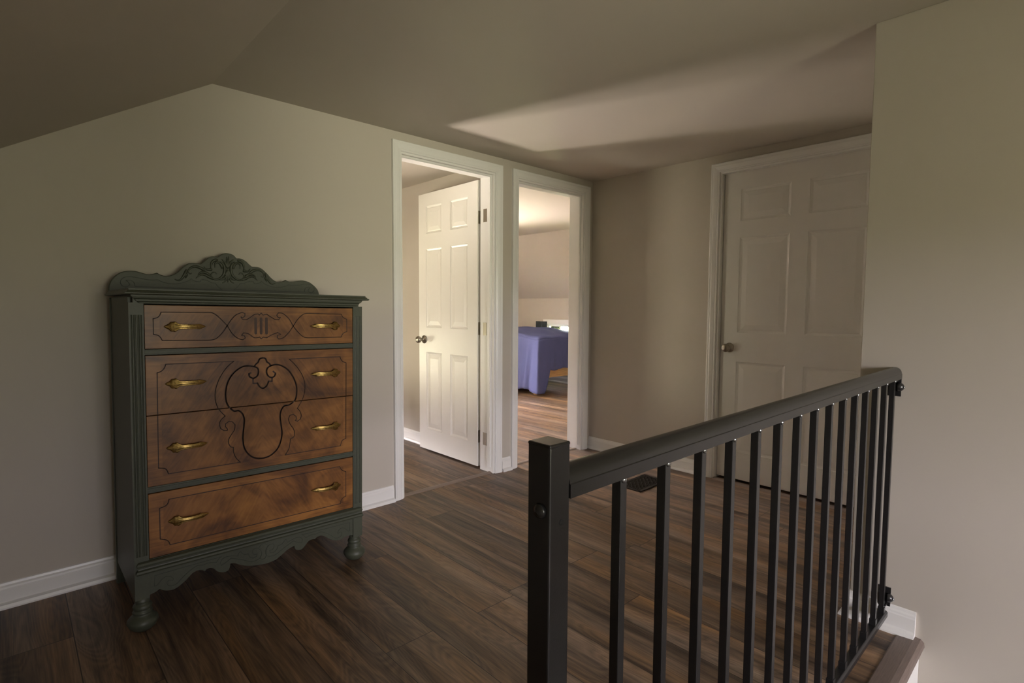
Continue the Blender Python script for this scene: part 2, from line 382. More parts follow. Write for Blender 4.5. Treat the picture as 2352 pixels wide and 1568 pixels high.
# windows
WN = [0]
def window(axis, pos, sgn, a, b_, c, d, mull=True, mz=False):
    """axis 0: plane of constant X; sgn = direction towards the room"""
    WN[0] += 1
    fr_ = MB(); cs = MB(); gl_ = MB()
    def bx(mb, u0, u1, v0, v1, z0, z1):
        lo, hi = min(pos - sgn * v0, pos - sgn * v1), max(pos - sgn * v0, pos - sgn * v1)
        if axis == 0: mb.box(lo, hi, u0, u1, z0, z1)
        else: mb.box(u0, u1, lo, hi, z0, z1)
    for (u0, u1, z0, z1) in ((a - .06, a, c - .06, d + .07), (b_, b_ + .06, c - .06, d + .07), (a, b_, d, d + .07), (a, b_, c - .06, c)):
        bx(cs, u0, u1, -.016, 0, z0, z1)
    for (u0, u1, z0, z1) in ((a, a + .035, c, d), (b_ - .035, b_, c, d), (a + .035, b_ - .035, d - .035, d), (a + .035, b_ - .035, c, c + .035)):
        bx(fr_, u0, u1, .03, .08, z0, z1)
    if mull: bx(fr_, (a + b_) / 2 - .018, (a + b_) / 2 + .018, .03, .08, c + .035, d - .035)
    if mz: bx(fr_, a + .035, b_ - .035, .03, .08, (c + d) / 2 - .018, (c + d) / 2 + .018)
    bx(gl_, a + .03, b_ - .03, .053, .056, c + .03, d - .03)
    o = struct(cs.build('window_%d' % WN[0], M['white'], bevel=.003))
    fr_.build('sash', M['white'], o); gl_.build('pane', M['glass'], o)
    ctr = ((a + b_) / 2, pos - sgn * .1, (c + d) / 2) if axis == 1 else (pos - sgn * .1, (a + b_) / 2, (c + d) / 2)
    dirv = Vector((0, sgn, 0)) if axis == 1 else Vector((sgn, 0, 0))
    q = dirv.to_track_quat('-Z', 'Y')
    portal('portal', ctr, q.to_euler(), (b_ - a), (d - c))
for (a, b_, c, d) in WIN_E: window(0, XK, -1, a, b_, c, d)
for (a, b_, c, d) in WIN_W: window(0, XW, 1, a, b_, c, d)
for (a, b_, c, d) in WIN_S: window(1, YS, 1, a, b_, c, d, False, True)
for (a, b_, c, d) in WIN_N: window(1, YN, -1, a, b_, c, d, False, True)
for (a, b_, c, d) in WIN_N1: window(1, YN1, -1, a, b_, c, d)

# ---- baseboards
BP = [(0, 0), (.030, 0), (.030, .006), (.026, .016), (.014, .022), (.013, .024), (.013, .068), (.011, .072), (.010, .078), (.006, .084), (.004, .092), (0, .094)]
def base(name, p0, p1, nrm, parent=None):
    p0 = Vector(p0); p1 = Vector(p1); nrm = Vector(nrm)
    mb = MB(); mb.loft([[tuple(p + Vector((nrm.x * d, nrm.y * d, z))) for d, z in BP] for p in (p0, p1)], smooth=False)
    return struct(mb.build(name, M['white']))
CW = .056
base('baseboard_north', (XW, YA, 0), (D1[0] - CW, YA, 0), (0, -1, 0))
base('baseboard_between', (D1[1] + CW, YA, 0), (D2[0] - CW, YA, 0), (0, -1, 0))
base('baseboard_east', (XB, YA, 0), (XB, DY[1] + CW, 0), (-1, 0, 0))
base('baseboard_partition', (2.487, YB, 0), (2.487, YN, 0), (-1, 0, 0))
base('baseboard_bedroom', (XK, YB, 0), (XK, YN, 0), (-1, 0, 0))
base('baseboard_bedroom_far', (2.6, YN, 0), (XK, YN, 0), (0, -1, 0))
base('baseboard_west', (XW, YS, 0), (XW, YA, 0), (1, 0, 0))
mb = MB(); P3 = lambda x, y: [(x, y, z) for z in [q[1] for q in BP]]
ringA = [(XC + .3, YR + d, z) for d, z in BP]; ringB = [(XC - d, YR + d, z) for d, z in BP]; ringC = [(XC - d, .362, z) for d, z in BP]
mb.loft([ringA, ringB, ringC], smooth=False)
struct(mb.build('baseboard_stair', M['white']))

# ---- door casings, jambs and stops
CP = [(0, 0), (0, .010), (.004, .012), (.010, .0115), (.014, .014), (.034, .018), (.042, .0175), (.046, .019), (.053, .019), (.056, .016), (.056, 0)]
def opening(name, axis, pos, sgn, u0, u1, h, depth, stop, zback=True):
    """jamb lining + casing around an opening; axis 1 = wall at constant Y (faces -sgn...), sgn = out-of-wall direction"""
    def P(u, v, z):  # v: positive out of wall
        return (u, pos + sgn * v, z) if axis == 1 else (pos + sgn * v, u, z)
    mb = MB()
    rv = .006
    for face in ((0, 1),) + (((depth, -1),) if zback else ()):
        off, sg = face
        rings = []
        A, B = u0 + rv, u1 - rv
        H = h - rv
        for d, wv in CP:
            vv = (wv if sg == 1 else -off - wv)
            rings.append([P(A - d, vv, 0), P(A - d, vv, H + d), P(B + d, vv, H + d), P(B + d, vv, 0)])
        rings.append(rings[0])
        mb.loft(rings, closed=False, caps=False, smooth=False)
        for k in (0, 3): mb.add([r[k] for r in rings[:-1]], [tuple(range(len(rings) - 1))])
    # jamb boards (20 mm) line the opening
    j = .018
    def bx(ua, ub, va, vb, za, zb):
        p = P(ua, va, za); q = P(ub, vb, zb)
        mb.box(min(p[0], q[0]), max(p[0], q[0]), min(p[1], q[1]), max(p[1], q[1]), min(p[2], q[2]), max(p[2], q[2]))
    bx(u0, u0 + j, 0, -depth, 0, h); bx(u1 - j, u1, 0, -depth, 0, h); bx(u0 + j, u1 - j, 0, -depth, h - j, h)
    # stops with two beads
    s0, s1 = stop
    for (a, b_) in ((s0, s1), (s0 + .006, s1 - .006)):
        e = .010 if (a, b_) == (s0, s1) else .013
        bx(u0 + j, u0 + j + e, -a, -b_, .04, h - j); bx(u1 - j - e, u1 - j, -a, -b_, .04, h - j); bx(u0 + j + e, u1 - j - e, -a, -b_, h - j - e, h - j)
    return struct(mb.build(name, M['white']))
opening('trim_1', 1, YA, -1, D1[0], D1[1] , DH, YB - YA, (.020, .058))
t2 = opening('trim_2', 1, YA, -1, D2[0], D2[1], DH, YB - YA, (.020, .058))
MB().box(D2[1] - .0205, D2[1] - .018, YA + .028, YA + .053, .93, .995).build('strike_plate', M['brass'], t2)
opening('trim_3', 0, XB, -1, DY[0], DY[1], DH3, T, (.085, .110), False)
# floor strips at the doorways
def strip(name, x0, x1, y0, y1, ax):
    pr_ = [(-.0, 0), (.006, .005), (.020, .008), (.034, .005), (.040, 0)]
    mb = MB()
    if ax == 1: mb.prism([(y0 + a * (y1 - y0) / .04, z) for a, z in pr_], 0, x0, x1)
    else: mb.prism([(x0 + a * (x1 - x0) / .04, z) for a, z in pr_], 1, y0, y1)
    return struct(mb.build(name, M['strip']))
strip('trim_4', D1[0] + .018, D1[1] - .018, 2.762, 2.805, 1)
strip('trim_5', D2[0] + .018, D2[1] - .018, 2.785, 2.825, 1)
strip('trim_6', XB - .03, XB + .03, DY[0] + .018, DY[1] - .018, 0)
# stair nosing and its white fascia
mb = MB(); prf = [(.412, .001), (.408, .004), (.362, .007), (.345, .005), (.336, -.004), (.334, -.018), (.338, -.028), (.36, -.03), (.36, .0005)]
mb.prism(prf, 0, .5, XC - .001)
struct(mb.build('trim_7', M['nosing']))
struct(MB().box(.5, XC - .001, .348, .36, -.32, -.03).build('trim_8', M['white']))

# ================================================================ DOORS
def panel_slab(w, h, t, xc, zc):
    """six-panel slab: x 0..w, y 0..t, z 0..h; xc/zc: cuts, panels at odd cells"""
    mb = MB()
    for side in (0, 1):
        yf = 0 if side == 0 else t; sg = 1 if side == 0 else -1
        for i in range(len(xc) - 1):
            for k in range(len(zc) - 1):
                a, b_, c, d = xc[i], xc[i + 1], zc[k], zc[k + 1]
                if i % 2 == 1 and k % 2 == 1:
                    rings = []
                    for ins, dep in ((0, 0), (.004, .0045), (.013, .008), (.017, .0085), (.021, .007), (.050, .0022)):
                        y = yf + sg * dep
                        rings.append([(a + ins, y, c + ins), (b_ - ins, y, c + ins), (b_ - ins, y, d - ins), (a + ins, y, d - ins)])
                    mb.loft(rings, caps=False, smooth=False); mb.add(rings[-1], [(0, 1, 2, 3)])
                else: mb.add([(a, yf, c), (b_, yf, c), (b_, yf, d), (a, yf, d)], [(0, 1, 2, 3)])
    mb.add([(0, 0, 0), (w, 0, 0), (w, t, 0), (0, t, 0), (0, 0, h), (w, 0, h), (w, t, h), (0, t, h)], [(0, 1, 2, 3), (4, 7, 6, 5), (0, 3, 7, 4), (1, 5, 6, 2)])
    return mb
def knob_mesh(c, sgn, axis=1):
    prof = [(.0001, 0), (.031, 0), (.032, .003), (.029, .009), (.014, .013), (.011, .020), (.011, .030), (.016, .036), (.024, .044), (.0275, .054), (.026, .064), (.020, .071), (.010, .074), (.0001, .075)]
    return MB().lathe([(r, sgn * h_) for r, h_ in prof], c, axis, 40)
# door of the closed closet: slab spans Y; local x -> -Y
ZCUT = [0, .18, .775, .965, 1.578, 1.683, 1.885, 1.995]
W3 = .925
d3 = bpy.data.objects.new('door_3', None); C.objects.link(d3); d3.location = (XB + .036, 1.678, .018); d3.rotation_euler = (0, 0, -pi / 2); d3['kind'] = 'structure'
# rotated -90 deg about Z: local x -> -Y, local y -> +X
panel_slab(W3, 1.995, .04, [0, .108, .412, .515, .817, W3], ZCUT).build('slab', M['door'], d3)
kb = knob_mesh((.062, 0, .865), -1); kb.build('door_knob', M['nickel'], d3)
# open door into the first room: hinged at the right jamb, swung 90 degrees
d1 = bpy.data.objects.new('door_1', None); C.objects.link(d1); d1.location = (2.400, 3.655, .012); d1.rotation_euler = (0, 0, -pi / 2); d1['kind'] = 'structure'
W1 = .73
panel_slab(W1, 2.0, .036, [0, .098, .303, .412, .620, W1], [0, .165, .775, .968, 1.577, 1.692, 1.905, 2.0]).build('slab', M['door'], d1)
knob_mesh((.072, 0, .872), -1).build('door_knob', M['nickel'], d1)
knob_mesh((.072, .036, .872), 1).build('door_knob', M['nickel'], d1)
for z in (1.76, .99, .225):
    zl = z - .012
    mb = MB()
    # leaf on the slab's hinge edge, leaf on the jamb, knuckle between them
    mb.box(W1, W1 + .002, .005, .037, zl - .044, zl + .044)
    mb.box(.798, .834, -.0052, -.003, zl - .044, zl + .044).box(W1 + .012, .772, .030, .034, zl - .044, zl + .044)
    mb.tube([(W1 + .009, .040, zl - .046), (W1 + .009, .040, zl + .046)], [.0065, .0065], 12)
    mb.build('hinge', M['nickel'], d1, bevel=.0006)
# ================================================================ RAILING
rl = thing('railing', 'black metal stair railing with square post and slim square balusters', 'railing', (.49, .456, 0))
R = lambda x, y, z: (x - .49, y - .456, z)
def rbox(mb, x0, x1, y0, y1, z0, z1): return mb.box(x0 - .49, x1 - .49, y0 - .456, y1 - .456, z0, z1)
post = rbox(MB(), .472, .509, .437, .475, 0, .9715).build('post', M['black'], rl, bevel=.0022)
rbox(MB(), .4716, .5094, .4366, .4754, .9685, .9735).build('post_cap', M['black'], rl, bevel=.002)
ang = [(.0205 * math.cos(a), .0) for a in (0,)]
prof = [(-.0205, 0), (.0205, 0), (.0205, .0175)] + [(.0190 * math.cos(a), .0185 + .0205 * math.sin(a)) for a in [pi * k / 14 for k in range(0, 15)]] + [(-.0205, .0175)]
mb = MB(); mb.prism([(p, .900 + q) for p, q in prof], 0, .509 - .49, XC - .006 - .49, True)
o = mb.build('top_rail', M['black'], rl)
md = o.modifiers.new('es', 'EDGE_SPLIT'); md.split_angle = math.radians(28)
profb = [(-.0150, -.010), (.0150, -.010), (.0150, .006), (.011, .012), (-.011, .012), (-.0150, .006)]
mb = MB(); mb.prism([(p, .058 + q) for p, q in profb], 0, .509 - .49, XC - .012 - .49, False)
mb.build('bottom_rail', M['black'], rl, bevel=.002)
BX = [.633, .753, .871, .988, 1.103, 1.217, 1.331, 1.444, 1.557, 1.668, 1.779, 1.889, 1.998, 2.107, 2.215, 2.232 + .085]
BX = BX[:15]
for x in BX:
    rbox(MB(), x, x + .0155, .448, .4635, .066, .903).build('baluster', M['black'], rl, bevel=.001)
for x in BX:
    mb = MB(); mb.lathe([(.0001, -.0036), (.003, -.0032), (.0052, -.0015), (.0056, 0), (.0001, .001)], R(x + .0078, .448, .893), 1, 14); mb.build('screw', M['screw'], rl)
for x in BX:
    rbox(MB(), x - .002, x + .0175, .446, .4655, .066, .090).build('baluster_shoe', M['black'], rl, bevel=.001)
for zc, s in ((.872, 1), (.118, -1)):
    mb = MB()
    rbox(mb, XC - .006, XC, .437, .475, zc - .034, zc + .034)
    rbox(mb, XC - .034, XC - .006, .444, .468, zc + s * .022 - .003, zc + s * .022 + .003)
    mb.lathe([(.0001, -.016), (.009, -.015), (.014, -.009), (.0155, -.002), (.0155, 0), (.0001, 0)], R(XC - .012, .444, zc), 1, 24)
    mb.build('wall_bracket', M['black'], rl, bevel=.0008)
    mb = MB(); mb.lathe([(.0001, -.0195), (.004, -.019), (.006, -.0165), (.0001, -.015)], R(XC - .012, .444, zc), 1, 12); mb.build('screw', M['screw'], rl)
mb = MB(); mb.lathe([(.0001, -.0065), (.004, -.006), (.0085, -.0035), (.010, 0), (.0001, .001)], R(.472, .453, .889), 0, 24); mb.build('bolt', M['black'], rl)
mb = MB(); mb.lathe([(.0001, -.0004), (.0040, -.0004), (.0040, .0005), (.0001, .0005)], R(.494, .437, .873), 1, 20); mb.build('bolt_hole_shade', M['dark'], rl)  # black disc painting the shade of a hole, none is cut

# ================================================================ FLOOR REGISTER
vr = thing('floor_register', 'dark bronze floor vent grille set in the plank floor behind the railing', 'vent', (2.984, 1.943, 0))
mb = MB(); hx, hy = .163, .090
for (a, b_, c, d) in ((-hx, hx, -hy, -hy + .022), (-hx, hx, hy - .022, hy), (-hx, -hx + .022, -hy, hy), (hx - .022, hx, -hy, hy)): mb.box(a, b_, c, d, 0, .005)
mb.build('frame', M['grille'], vr, bevel=.002)
mb = MB()
for i in range(9):
    y = -.060 + i * .015; mb.box(-hx + .02, hx - .02, y - .0022, y + .0022, .001, .0042)
for i in range(15):
    x = -.126 + i * .018
    for j in range(8):
        y = -.0525 + j * .015; s = .006 if (i + j) % 2 else -.006
        mb.add([(x - .002 - s, y - .0075, .004), (x + .002 - s, y - .0075, .004), (x + .002 + s, y + .0075, .004), (x - .002 + s, y + .0075, .004),
                (x - .002 - s, y - .0075, .001), (x + .002 - s, y - .0075, .001), (x + .002 + s, y + .0075, .001), (x - .002 + s, y + .0075, .001)],
               [(0, 1, 2, 3), (7, 6, 5, 4), (0, 4, 5, 1), (1, 5, 6, 2), (2, 6, 7, 3), (3, 7, 4, 0)])
mb.build('grille', M['grille'], vr)
MB().box(-hx + .02, hx - .02, -hy + .02, hy - .02, .0004, .0012).build('duct_shade', M['dark'], vr)  # black sheet standing in for the shade down the duct

# ================================================================ DRESSER
DD = json.loads(r'''{"d1":[[[0.0941,1.1181],[0.2491,1.1189],[0.2673,1.11],[0.2855,1.092],[0.3049,1.07],[0.287,1.0419],[0.266,1.0218],[0.2436,1.0164],[0.096,1.0193],[0.0907,1.03],[0.0836,1.0374],[0.0701,1.0411],[0.0703,1.0951],[0.0811,1.0981],[0.0884,1.1045],[0.0941,1.1181]],[[0.3049,1.07],[0.3191,1.092],[0.3364,1.1105],[0.3581,1.12],[0.3676,1.1154],[0.3675,1.1061],[0.36,1.1],[0.3535,1.1023],[0.3578,1.0944],[0.3709,1.0921],[0.3842,1.0991],[0.4021,1.1124],[0.4157,1.1149],[0.4201,1.1102],[0.427,1.1179],[0.4338,1.1103],[0.4476,1.1138],[0.4614,1.1042],[0.48,1.0932],[0.4942,1.0932],[0.5,1.101],[0.4919,1.101],[0.4859,1.1102],[0.4921,1.119],[0.5088,1.1177],[0.5328,1.0972],[0.5507,1.0665]],[[0.3049,1.07],[0.3206,1.0413],[0.3396,1.0224],[0.3591,1.015],[0.3679,1.0218],[0.3649,1.0303],[0.3549,1.0324],[0.3615,1.0416],[0.3791,1.038],[0.4012,1.022],[0.417,1.0231],[0.4202,1.0245],[0.426,1.0172],[0.4339,1.0237],[0.4467,1.021],[0.4654,1.0318],[0.489,1.0411],[0.5009,1.0336],[0.4889,1.0299],[0.4865,1.0216],[0.4936,1.0151],[0.5128,1.0211],[0.5348,1.0429],[0.5507,1.0665]],[[0.5507,1.0665],[0.5722,1.0973],[0.5924,1.1149],[0.6077,1.1186],[0.758,1.1163],[0.7625,1.1057],[0.7709,1.0989],[0.7821,1.0952],[0.7831,1.0404],[0.7707,1.0369],[0.7623,1.029],[0.7566,1.0175],[0.6096,1.0175],[0.5918,1.0219],[0.5718,1.0398],[0.5507,1.0665]]],"slots":[[[0.4065,1.0992],[0.4058,1.0367]],[[0.4264,1.0993],[0.4258,1.0363]],[[0.4465,1.0994],[0.4459,1.036]]],"d23":[[[0.1047,0.9352],[0.3254,0.9345],[0.3021,0.9136],[0.279,0.8795],[0.2641,0.8416],[0.2595,0.8067],[0.2633,0.7779],[0.2726,0.7556],[0.2932,0.7288],[0.2801,0.7172],[0.2735,0.7019],[0.2771,0.6835],[0.2893,0.6739],[0.3007,0.6738],[0.2998,0.6797],[0.2934,0.6885],[0.2945,0.6991],[0.3044,0.7061],[0.3176,0.7041],[0.3274,0.6912],[0.3255,0.6732],[0.3153,0.6565],[0.3045,0.6381],[0.3043,0.6218],[0.3114,0.608],[0.3207,0.6046],[0.3211,0.5863],[0.3292,0.5629],[0.3448,0.5429],[0.1066,0.5442],[0.1025,0.5569],[0.0941,0.5663],[0.0771,0.5702],[0.0783,0.9069],[0.0902,0.9111],[0.1002,0.9221],[0.1047,0.9352]],[[0.5329,0.9326],[0.7501,0.9323],[0.7553,0.9197],[0.7639,0.9102],[0.7783,0.9053],[0.778,0.7566],[0.7776,0.5704],[0.7631,0.5663],[0.7565,0.5569],[0.7521,0.5421],[0.5147,0.542],[0.5301,0.5667],[0.5361,0.6048],[0.5496,0.6106],[0.5536,0.6258],[0.5479,0.6462],[0.5347,0.6675],[0.5291,0.6876],[0.5349,0.7025],[0.5484,0.7047],[0.5599,0.6955],[0.5617,0.6835],[0.5559,0.6784],[0.5655,0.6744],[0.5773,0.6816],[0.5813,0.6969],[0.5755,0.7153],[0.5651,0.7271],[0.5825,0.7558],[0.5937,0.7862],[0.597,0.8214],[0.5901,0.8534],[0.5709,0.8899],[0.5518,0.9143],[0.5329,0.9326]]],"thick":[[[0.399,0.9097],[0.3756,0.9147],[0.3518,0.9106],[0.3248,0.8906],[0.3047,0.8597],[0.2961,0.8246],[0.2957,0.796],[0.3019,0.7702],[0.3149,0.7526],[0.3264,0.7433],[0.3398,0.7443],[0.3531,0.7318],[0.3603,0.7089],[0.3586,0.6797],[0.3549,0.6507],[0.3546,0.625],[0.36,0.5946],[0.3752,0.5679],[0.3959,0.5512],[0.4206,0.545],[0.4337,0.5445],[0.4591,0.5515],[0.485,0.5741],[0.4983,0.6067],[0.5023,0.637],[0.4989,0.6683],[0.4954,0.6995],[0.4993,0.726],[0.5126,0.7437],[0.5315,0.7456],[0.5545,0.7626],[0.5625,0.793],[0.5608,0.8244],[0.5495,0.8563],[0.5288,0.8886],[0.5027,0.9074],[0.4806,0.9136],[0.4606,0.9098]],[[0.4606,0.9098],[0.4479,0.9012],[0.4442,0.8864],[0.4494,0.8711],[0.462,0.8627],[0.4747,0.8674],[0.4785,0.8785],[0.4702,0.8866]],[[0.4656,0.8624],[0.4647,0.8474],[0.4517,0.8484],[0.4436,0.8302],[0.4293,0.8221],[0.417,0.8306],[0.4101,0.8442],[0.3944,0.8447],[0.3939,0.8639]],[[0.3986,0.9097],[0.4107,0.9034],[0.414,0.8884],[0.4086,0.8721],[0.3946,0.8638],[0.3809,0.8722],[0.3793,0.8833],[0.3862,0.8865]],[[0.4606,0.9098],[0.4553,0.9195],[0.4463,0.9256],[0.4411,0.9389],[0.4305,0.9424],[0.4181,0.9382],[0.4127,0.9255],[0.4039,0.9186],[0.3986,0.9097]]],"d4":[[[0.1067,0.4521],[0.7482,0.4507],[0.7549,0.4367],[0.7649,0.4283],[0.777,0.4227],[0.7768,0.3125],[0.7646,0.3088],[0.7545,0.2982],[0.7511,0.2847],[0.107,0.2862],[0.1028,0.299],[0.0941,0.3078],[0.0776,0.3151],[0.0773,0.4261],[0.094,0.43],[0.1029,0.4383],[0.1067,0.4521]]],"apron":[[0.0415,0.1224],[0.0602,0.1271],[0.0739,0.1345],[0.0822,0.1265],[0.098,0.1194],[0.1173,0.1173],[0.1371,0.1259],[0.1572,0.1399],[0.1777,0.1579],[0.1936,0.1625],[0.2073,0.1594],[0.2176,0.1515],[0.2235,0.1576],[0.2352,0.1586],[0.2469,0.1527],[0.2586,0.1382],[0.2728,0.1295],[0.2873,0.1261],[0.2995,0.1304],[0.3041,0.1426],[0.3047,0.1528],[0.3195,0.1508],[0.3393,0.1383],[0.3671,0.1244],[0.3981,0.1169],[0.435,0.1123],[0.4757,0.1168],[0.4981,0.1289],[0.5238,0.1445],[0.5498,0.1525],[0.5508,0.1444],[0.5562,0.1349],[0.5672,0.1287],[0.5805,0.1289],[0.5939,0.1385],[0.6097,0.1545],[0.6234,0.1586],[0.6371,0.1558],[0.6463,0.1625],[0.6626,0.1644],[0.6766,0.1591],[0.6931,0.1459],[0.7145,0.1304],[0.7338,0.1231],[0.7559,0.1211],[0.7658,0.1255],[0.7732,0.1294],[0.7983,0.1277],[0.8122,0.1245]],"aprong":[[[0.2736,0.1907],[0.0592,0.1879],[0.0575,0.1495],[0.0647,0.1495],[0.0797,0.1659],[0.0947,0.1731],[0.1074,0.1681],[0.1158,0.1576],[0.1136,0.152],[0.1029,0.1569],[0.0954,0.1517],[0.0973,0.1409],[0.109,0.1335],[0.1263,0.1361],[0.1486,0.1558],[0.1757,0.1743],[0.1939,0.1816],[0.2122,0.1771],[0.2261,0.1807],[0.2567,0.1738],[0.2664,0.187],[0.2736,0.1907]],[[0.2731,0.1551],[0.2697,0.1697],[0.2807,0.1825],[0.3027,0.184],[0.3323,0.175],[0.3349,0.1852],[0.3412,0.1916],[0.3474,0.1814],[0.3575,0.1742],[0.3702,0.1732],[0.3752,0.1591],[0.388,0.1496],[0.4011,0.154],[0.4038,0.163],[0.3933,0.162],[0.3856,0.1727],[0.3884,0.1859],[0.404,0.1855],[0.417,0.1718],[0.4195,0.1541],[0.4088,0.1403],[0.3827,0.1372],[0.3446,0.1574],[0.3075,0.1743],[0.2927,0.1653],[0.2732,0.1565]],[[0.4092,0.1854],[0.4199,0.1964],[0.4305,0.199],[0.4451,0.1848],[0.4383,0.1712],[0.4394,0.1509],[0.4326,0.1358],[0.4219,0.1349],[0.4128,0.1434]]],"crest":[[-0.0033,1.2014],[-0.0021,1.2177],[0.0049,1.2366],[0.0166,1.2536],[0.0342,1.2698],[0.0537,1.2773],[0.0772,1.2802],[0.0971,1.2771],[0.1211,1.2702],[0.1353,1.2691],[0.1498,1.2731],[0.1602,1.2774],[0.1685,1.2717],[0.1831,1.2665],[0.1979,1.2661],[0.2151,1.272],[0.2326,1.2829],[0.2548,1.3068],[0.2705,1.3205],[0.2862,1.3266],[0.3064,1.3268],[0.32,1.3253],[0.3363,1.338],[0.3527,1.3546],[0.3715,1.3621],[0.3892,1.3601],[0.4049,1.3731],[0.4216,1.3799],[0.4418,1.3785],[0.4562,1.3718],[0.4664,1.36],[0.4856,1.3606],[0.5065,1.3504],[0.5184,1.3385],[0.532,1.3266],[0.5581,1.3267],[0.5768,1.3198],[0.5986,1.2999],[0.6176,1.2796],[0.6336,1.2672],[0.6498,1.262],[0.6695,1.2657],[0.6851,1.2738],[0.6994,1.2678],[0.723,1.269],[0.7641,1.2755],[0.799,1.2686],[0.8237,1.2523],[0.8416,1.2321],[0.8487,1.2095]],"crestg":[[[0.083,1.2191],[0.0812,1.2309],[0.0745,1.2389],[0.0647,1.2415],[0.0539,1.2391],[0.0606,1.2347],[0.0653,1.2254],[0.0603,1.2169],[0.0505,1.2141],[0.0399,1.2196],[0.0349,1.2311],[0.0385,1.243],[0.0493,1.2525],[0.0669,1.2556],[0.0886,1.254],[0.1106,1.2491],[0.1329,1.2462],[0.1504,1.2468],[0.1608,1.2493],[0.1721,1.2426],[0.1931,1.2357],[0.2166,1.2336],[0.2427,1.2373],[0.2671,1.246],[0.2783,1.2529],[0.2851,1.2596],[0.2917,1.2523],[0.3052,1.2479],[0.3177,1.2472],[0.3201,1.255],[0.3305,1.2581],[0.3466,1.2538],[0.3629,1.2455],[0.3782,1.2449],[0.384,1.2348],[0.3957,1.2222],[0.4052,1.2168]],[[0.0839,1.2172],[0.4052,1.2152]]],"carv":[[[0.3997,1.3401],[0.4115,1.3279],[0.416,1.3072],[0.4109,1.2833],[0.3963,1.2667],[0.3796,1.2606],[0.3655,1.2677],[0.361,1.2804],[0.3682,1.2912],[0.38,1.2919],[0.3823,1.2842]],[[0.4052,1.3091],[0.4042,1.3221],[0.3948,1.3345],[0.383,1.3362],[0.3769,1.3254],[0.3779,1.3125]],[[0.3891,1.3484],[0.3736,1.3433],[0.3641,1.3323],[0.3615,1.3166],[0.3613,1.3011]],[[0.366,1.304],[0.345,1.3026],[0.3359,1.3097],[0.3336,1.3147]],[[0.3379,1.2932],[0.3243,1.3051],[0.3062,1.3116],[0.2881,1.3091],[0.2768,1.2982],[0.2744,1.2855],[0.281,1.2796],[0.2877,1.2838]],[[0.3701,1.2614],[0.3515,1.2708],[0.3354,1.2789],[0.3193,1.278],[0.3078,1.2671],[0.302,1.2617]],[[0.3586,1.2738],[0.3425,1.287],[0.3241,1.2898],[0.3149,1.2828],[0.3102,1.2736]],[[0.2679,1.2977],[0.2633,1.2848],[0.2541,1.2667],[0.2452,1.2537],[0.2342,1.2494],[0.2223,1.2538]],[[0.2698,1.2802],[0.2586,1.2695],[0.2475,1.2601]],[[0.2665,1.28],[0.2652,1.2698],[0.2618,1.2596]],[[0.4282,1.3119],[0.4261,1.3394],[0.4245,1.3642]],[[0.4258,1.3157],[0.4188,1.3362],[0.4046,1.3522]],[[0.4293,1.3054],[0.429,1.279],[0.4286,1.25]],[[0.4257,1.3025],[0.4205,1.2785],[0.4082,1.2621],[0.395,1.2588]],[[0.4281,1.3001],[0.4241,1.2735],[0.4153,1.252],[0.4056,1.2462]]],"cx":0.4287}''')
dr = thing('dresser', 'green-painted antique tall dresser with orange-brown wood drawer fronts and carved crest', 'dresser', (.283, 2.21, 0), (0, .013, 0))
WD = .854; DP = .46
def dpart(mb, name, mat='green', bevel=.0, **k): return mb.build(name, M[mat], dr, bevel=bevel, **k)
# fluted corner posts
def flute_prof(x0, x1, s):
    w = x1 - x0; pts = [(x0, 0)]
    gr = [(.20, .11), (.50, .0), (.80, .11)]
    def groove(c, hw, dep):
        return [(x0 + w * (c - hw), 0), (x0 + w * (c - hw * .6), dep * .8), (x0 + w * c, dep), (x0 + w * (c + hw * .6), dep * .8), (x0 + w * (c + hw), 0)]
    pts += groove(.18, .055, .0028) + groove(.34, .055, .0028)
    pts += [(x0 + w * .42, .0), (x0 + w * .47, -.0012), (x0 + w * .53, -.0012), (x0 + w * .58, .0)]
    pts += groove(.66, .055, .0028) + groove(.82, .055, .0028)
    pts += [(x1, 0), (x1, .045), (x0, .045)]
    return pts
for x0, zb in ((0, .115), (WD - .043, .115)):
    mb = MB(); x1 = x0 + .043
    mb.box(x0, x1, 0, .045, zb, .268)
    mb.prism(flute_prof(x0, x1, 1), 2, .268, 1.108); mb.box(x0, x1, 0, .045, 1.108, 1.150)
    dpart(mb, 'corner_post')
for x0, x1 in ((.004, .014), (WD - .014, WD - .004)):
    dpart(MB().box(x0, x1, .045, DP - .02, .098, 1.170), 'side_panel', bevel=.001)
for sg, xo in ((1, 0), (-1, WD)):
    f = lambda a: xo + sg * a
    poly = [(f(.0), .008), (f(.050), .012), (f(.034), .05), (f(.026), .10), (f(.024), .17), (f(.024), 1.17), (f(0), 1.17)]
    dpart(MB().prism(poly, 1, DP - .02, DP), 'rear_leg', bevel=.001)
dpart(MB().box(.02, WD - .02, DP - .012, DP - .004, .20, 1.17), 'back_panel')
mb = MB().box(.014, WD - .014, .006, .03, 1.1465, 1.176).box(.014, WD - .014, .03, DP - .02, 1.165, 1.176)
dpart(mb, 'top_frame')
for z0, z1 in ((.9695, .9890), (.4845, .5065)):
    mb = MB().box(.043, .811, .004, .40, z0, z1)
    h = z1 - z0
    mb.box(.043, .811, .001, .004, z0 + h * .22, z1 - h * .22)
    dpart(mb, 'rail', bevel=.0008)
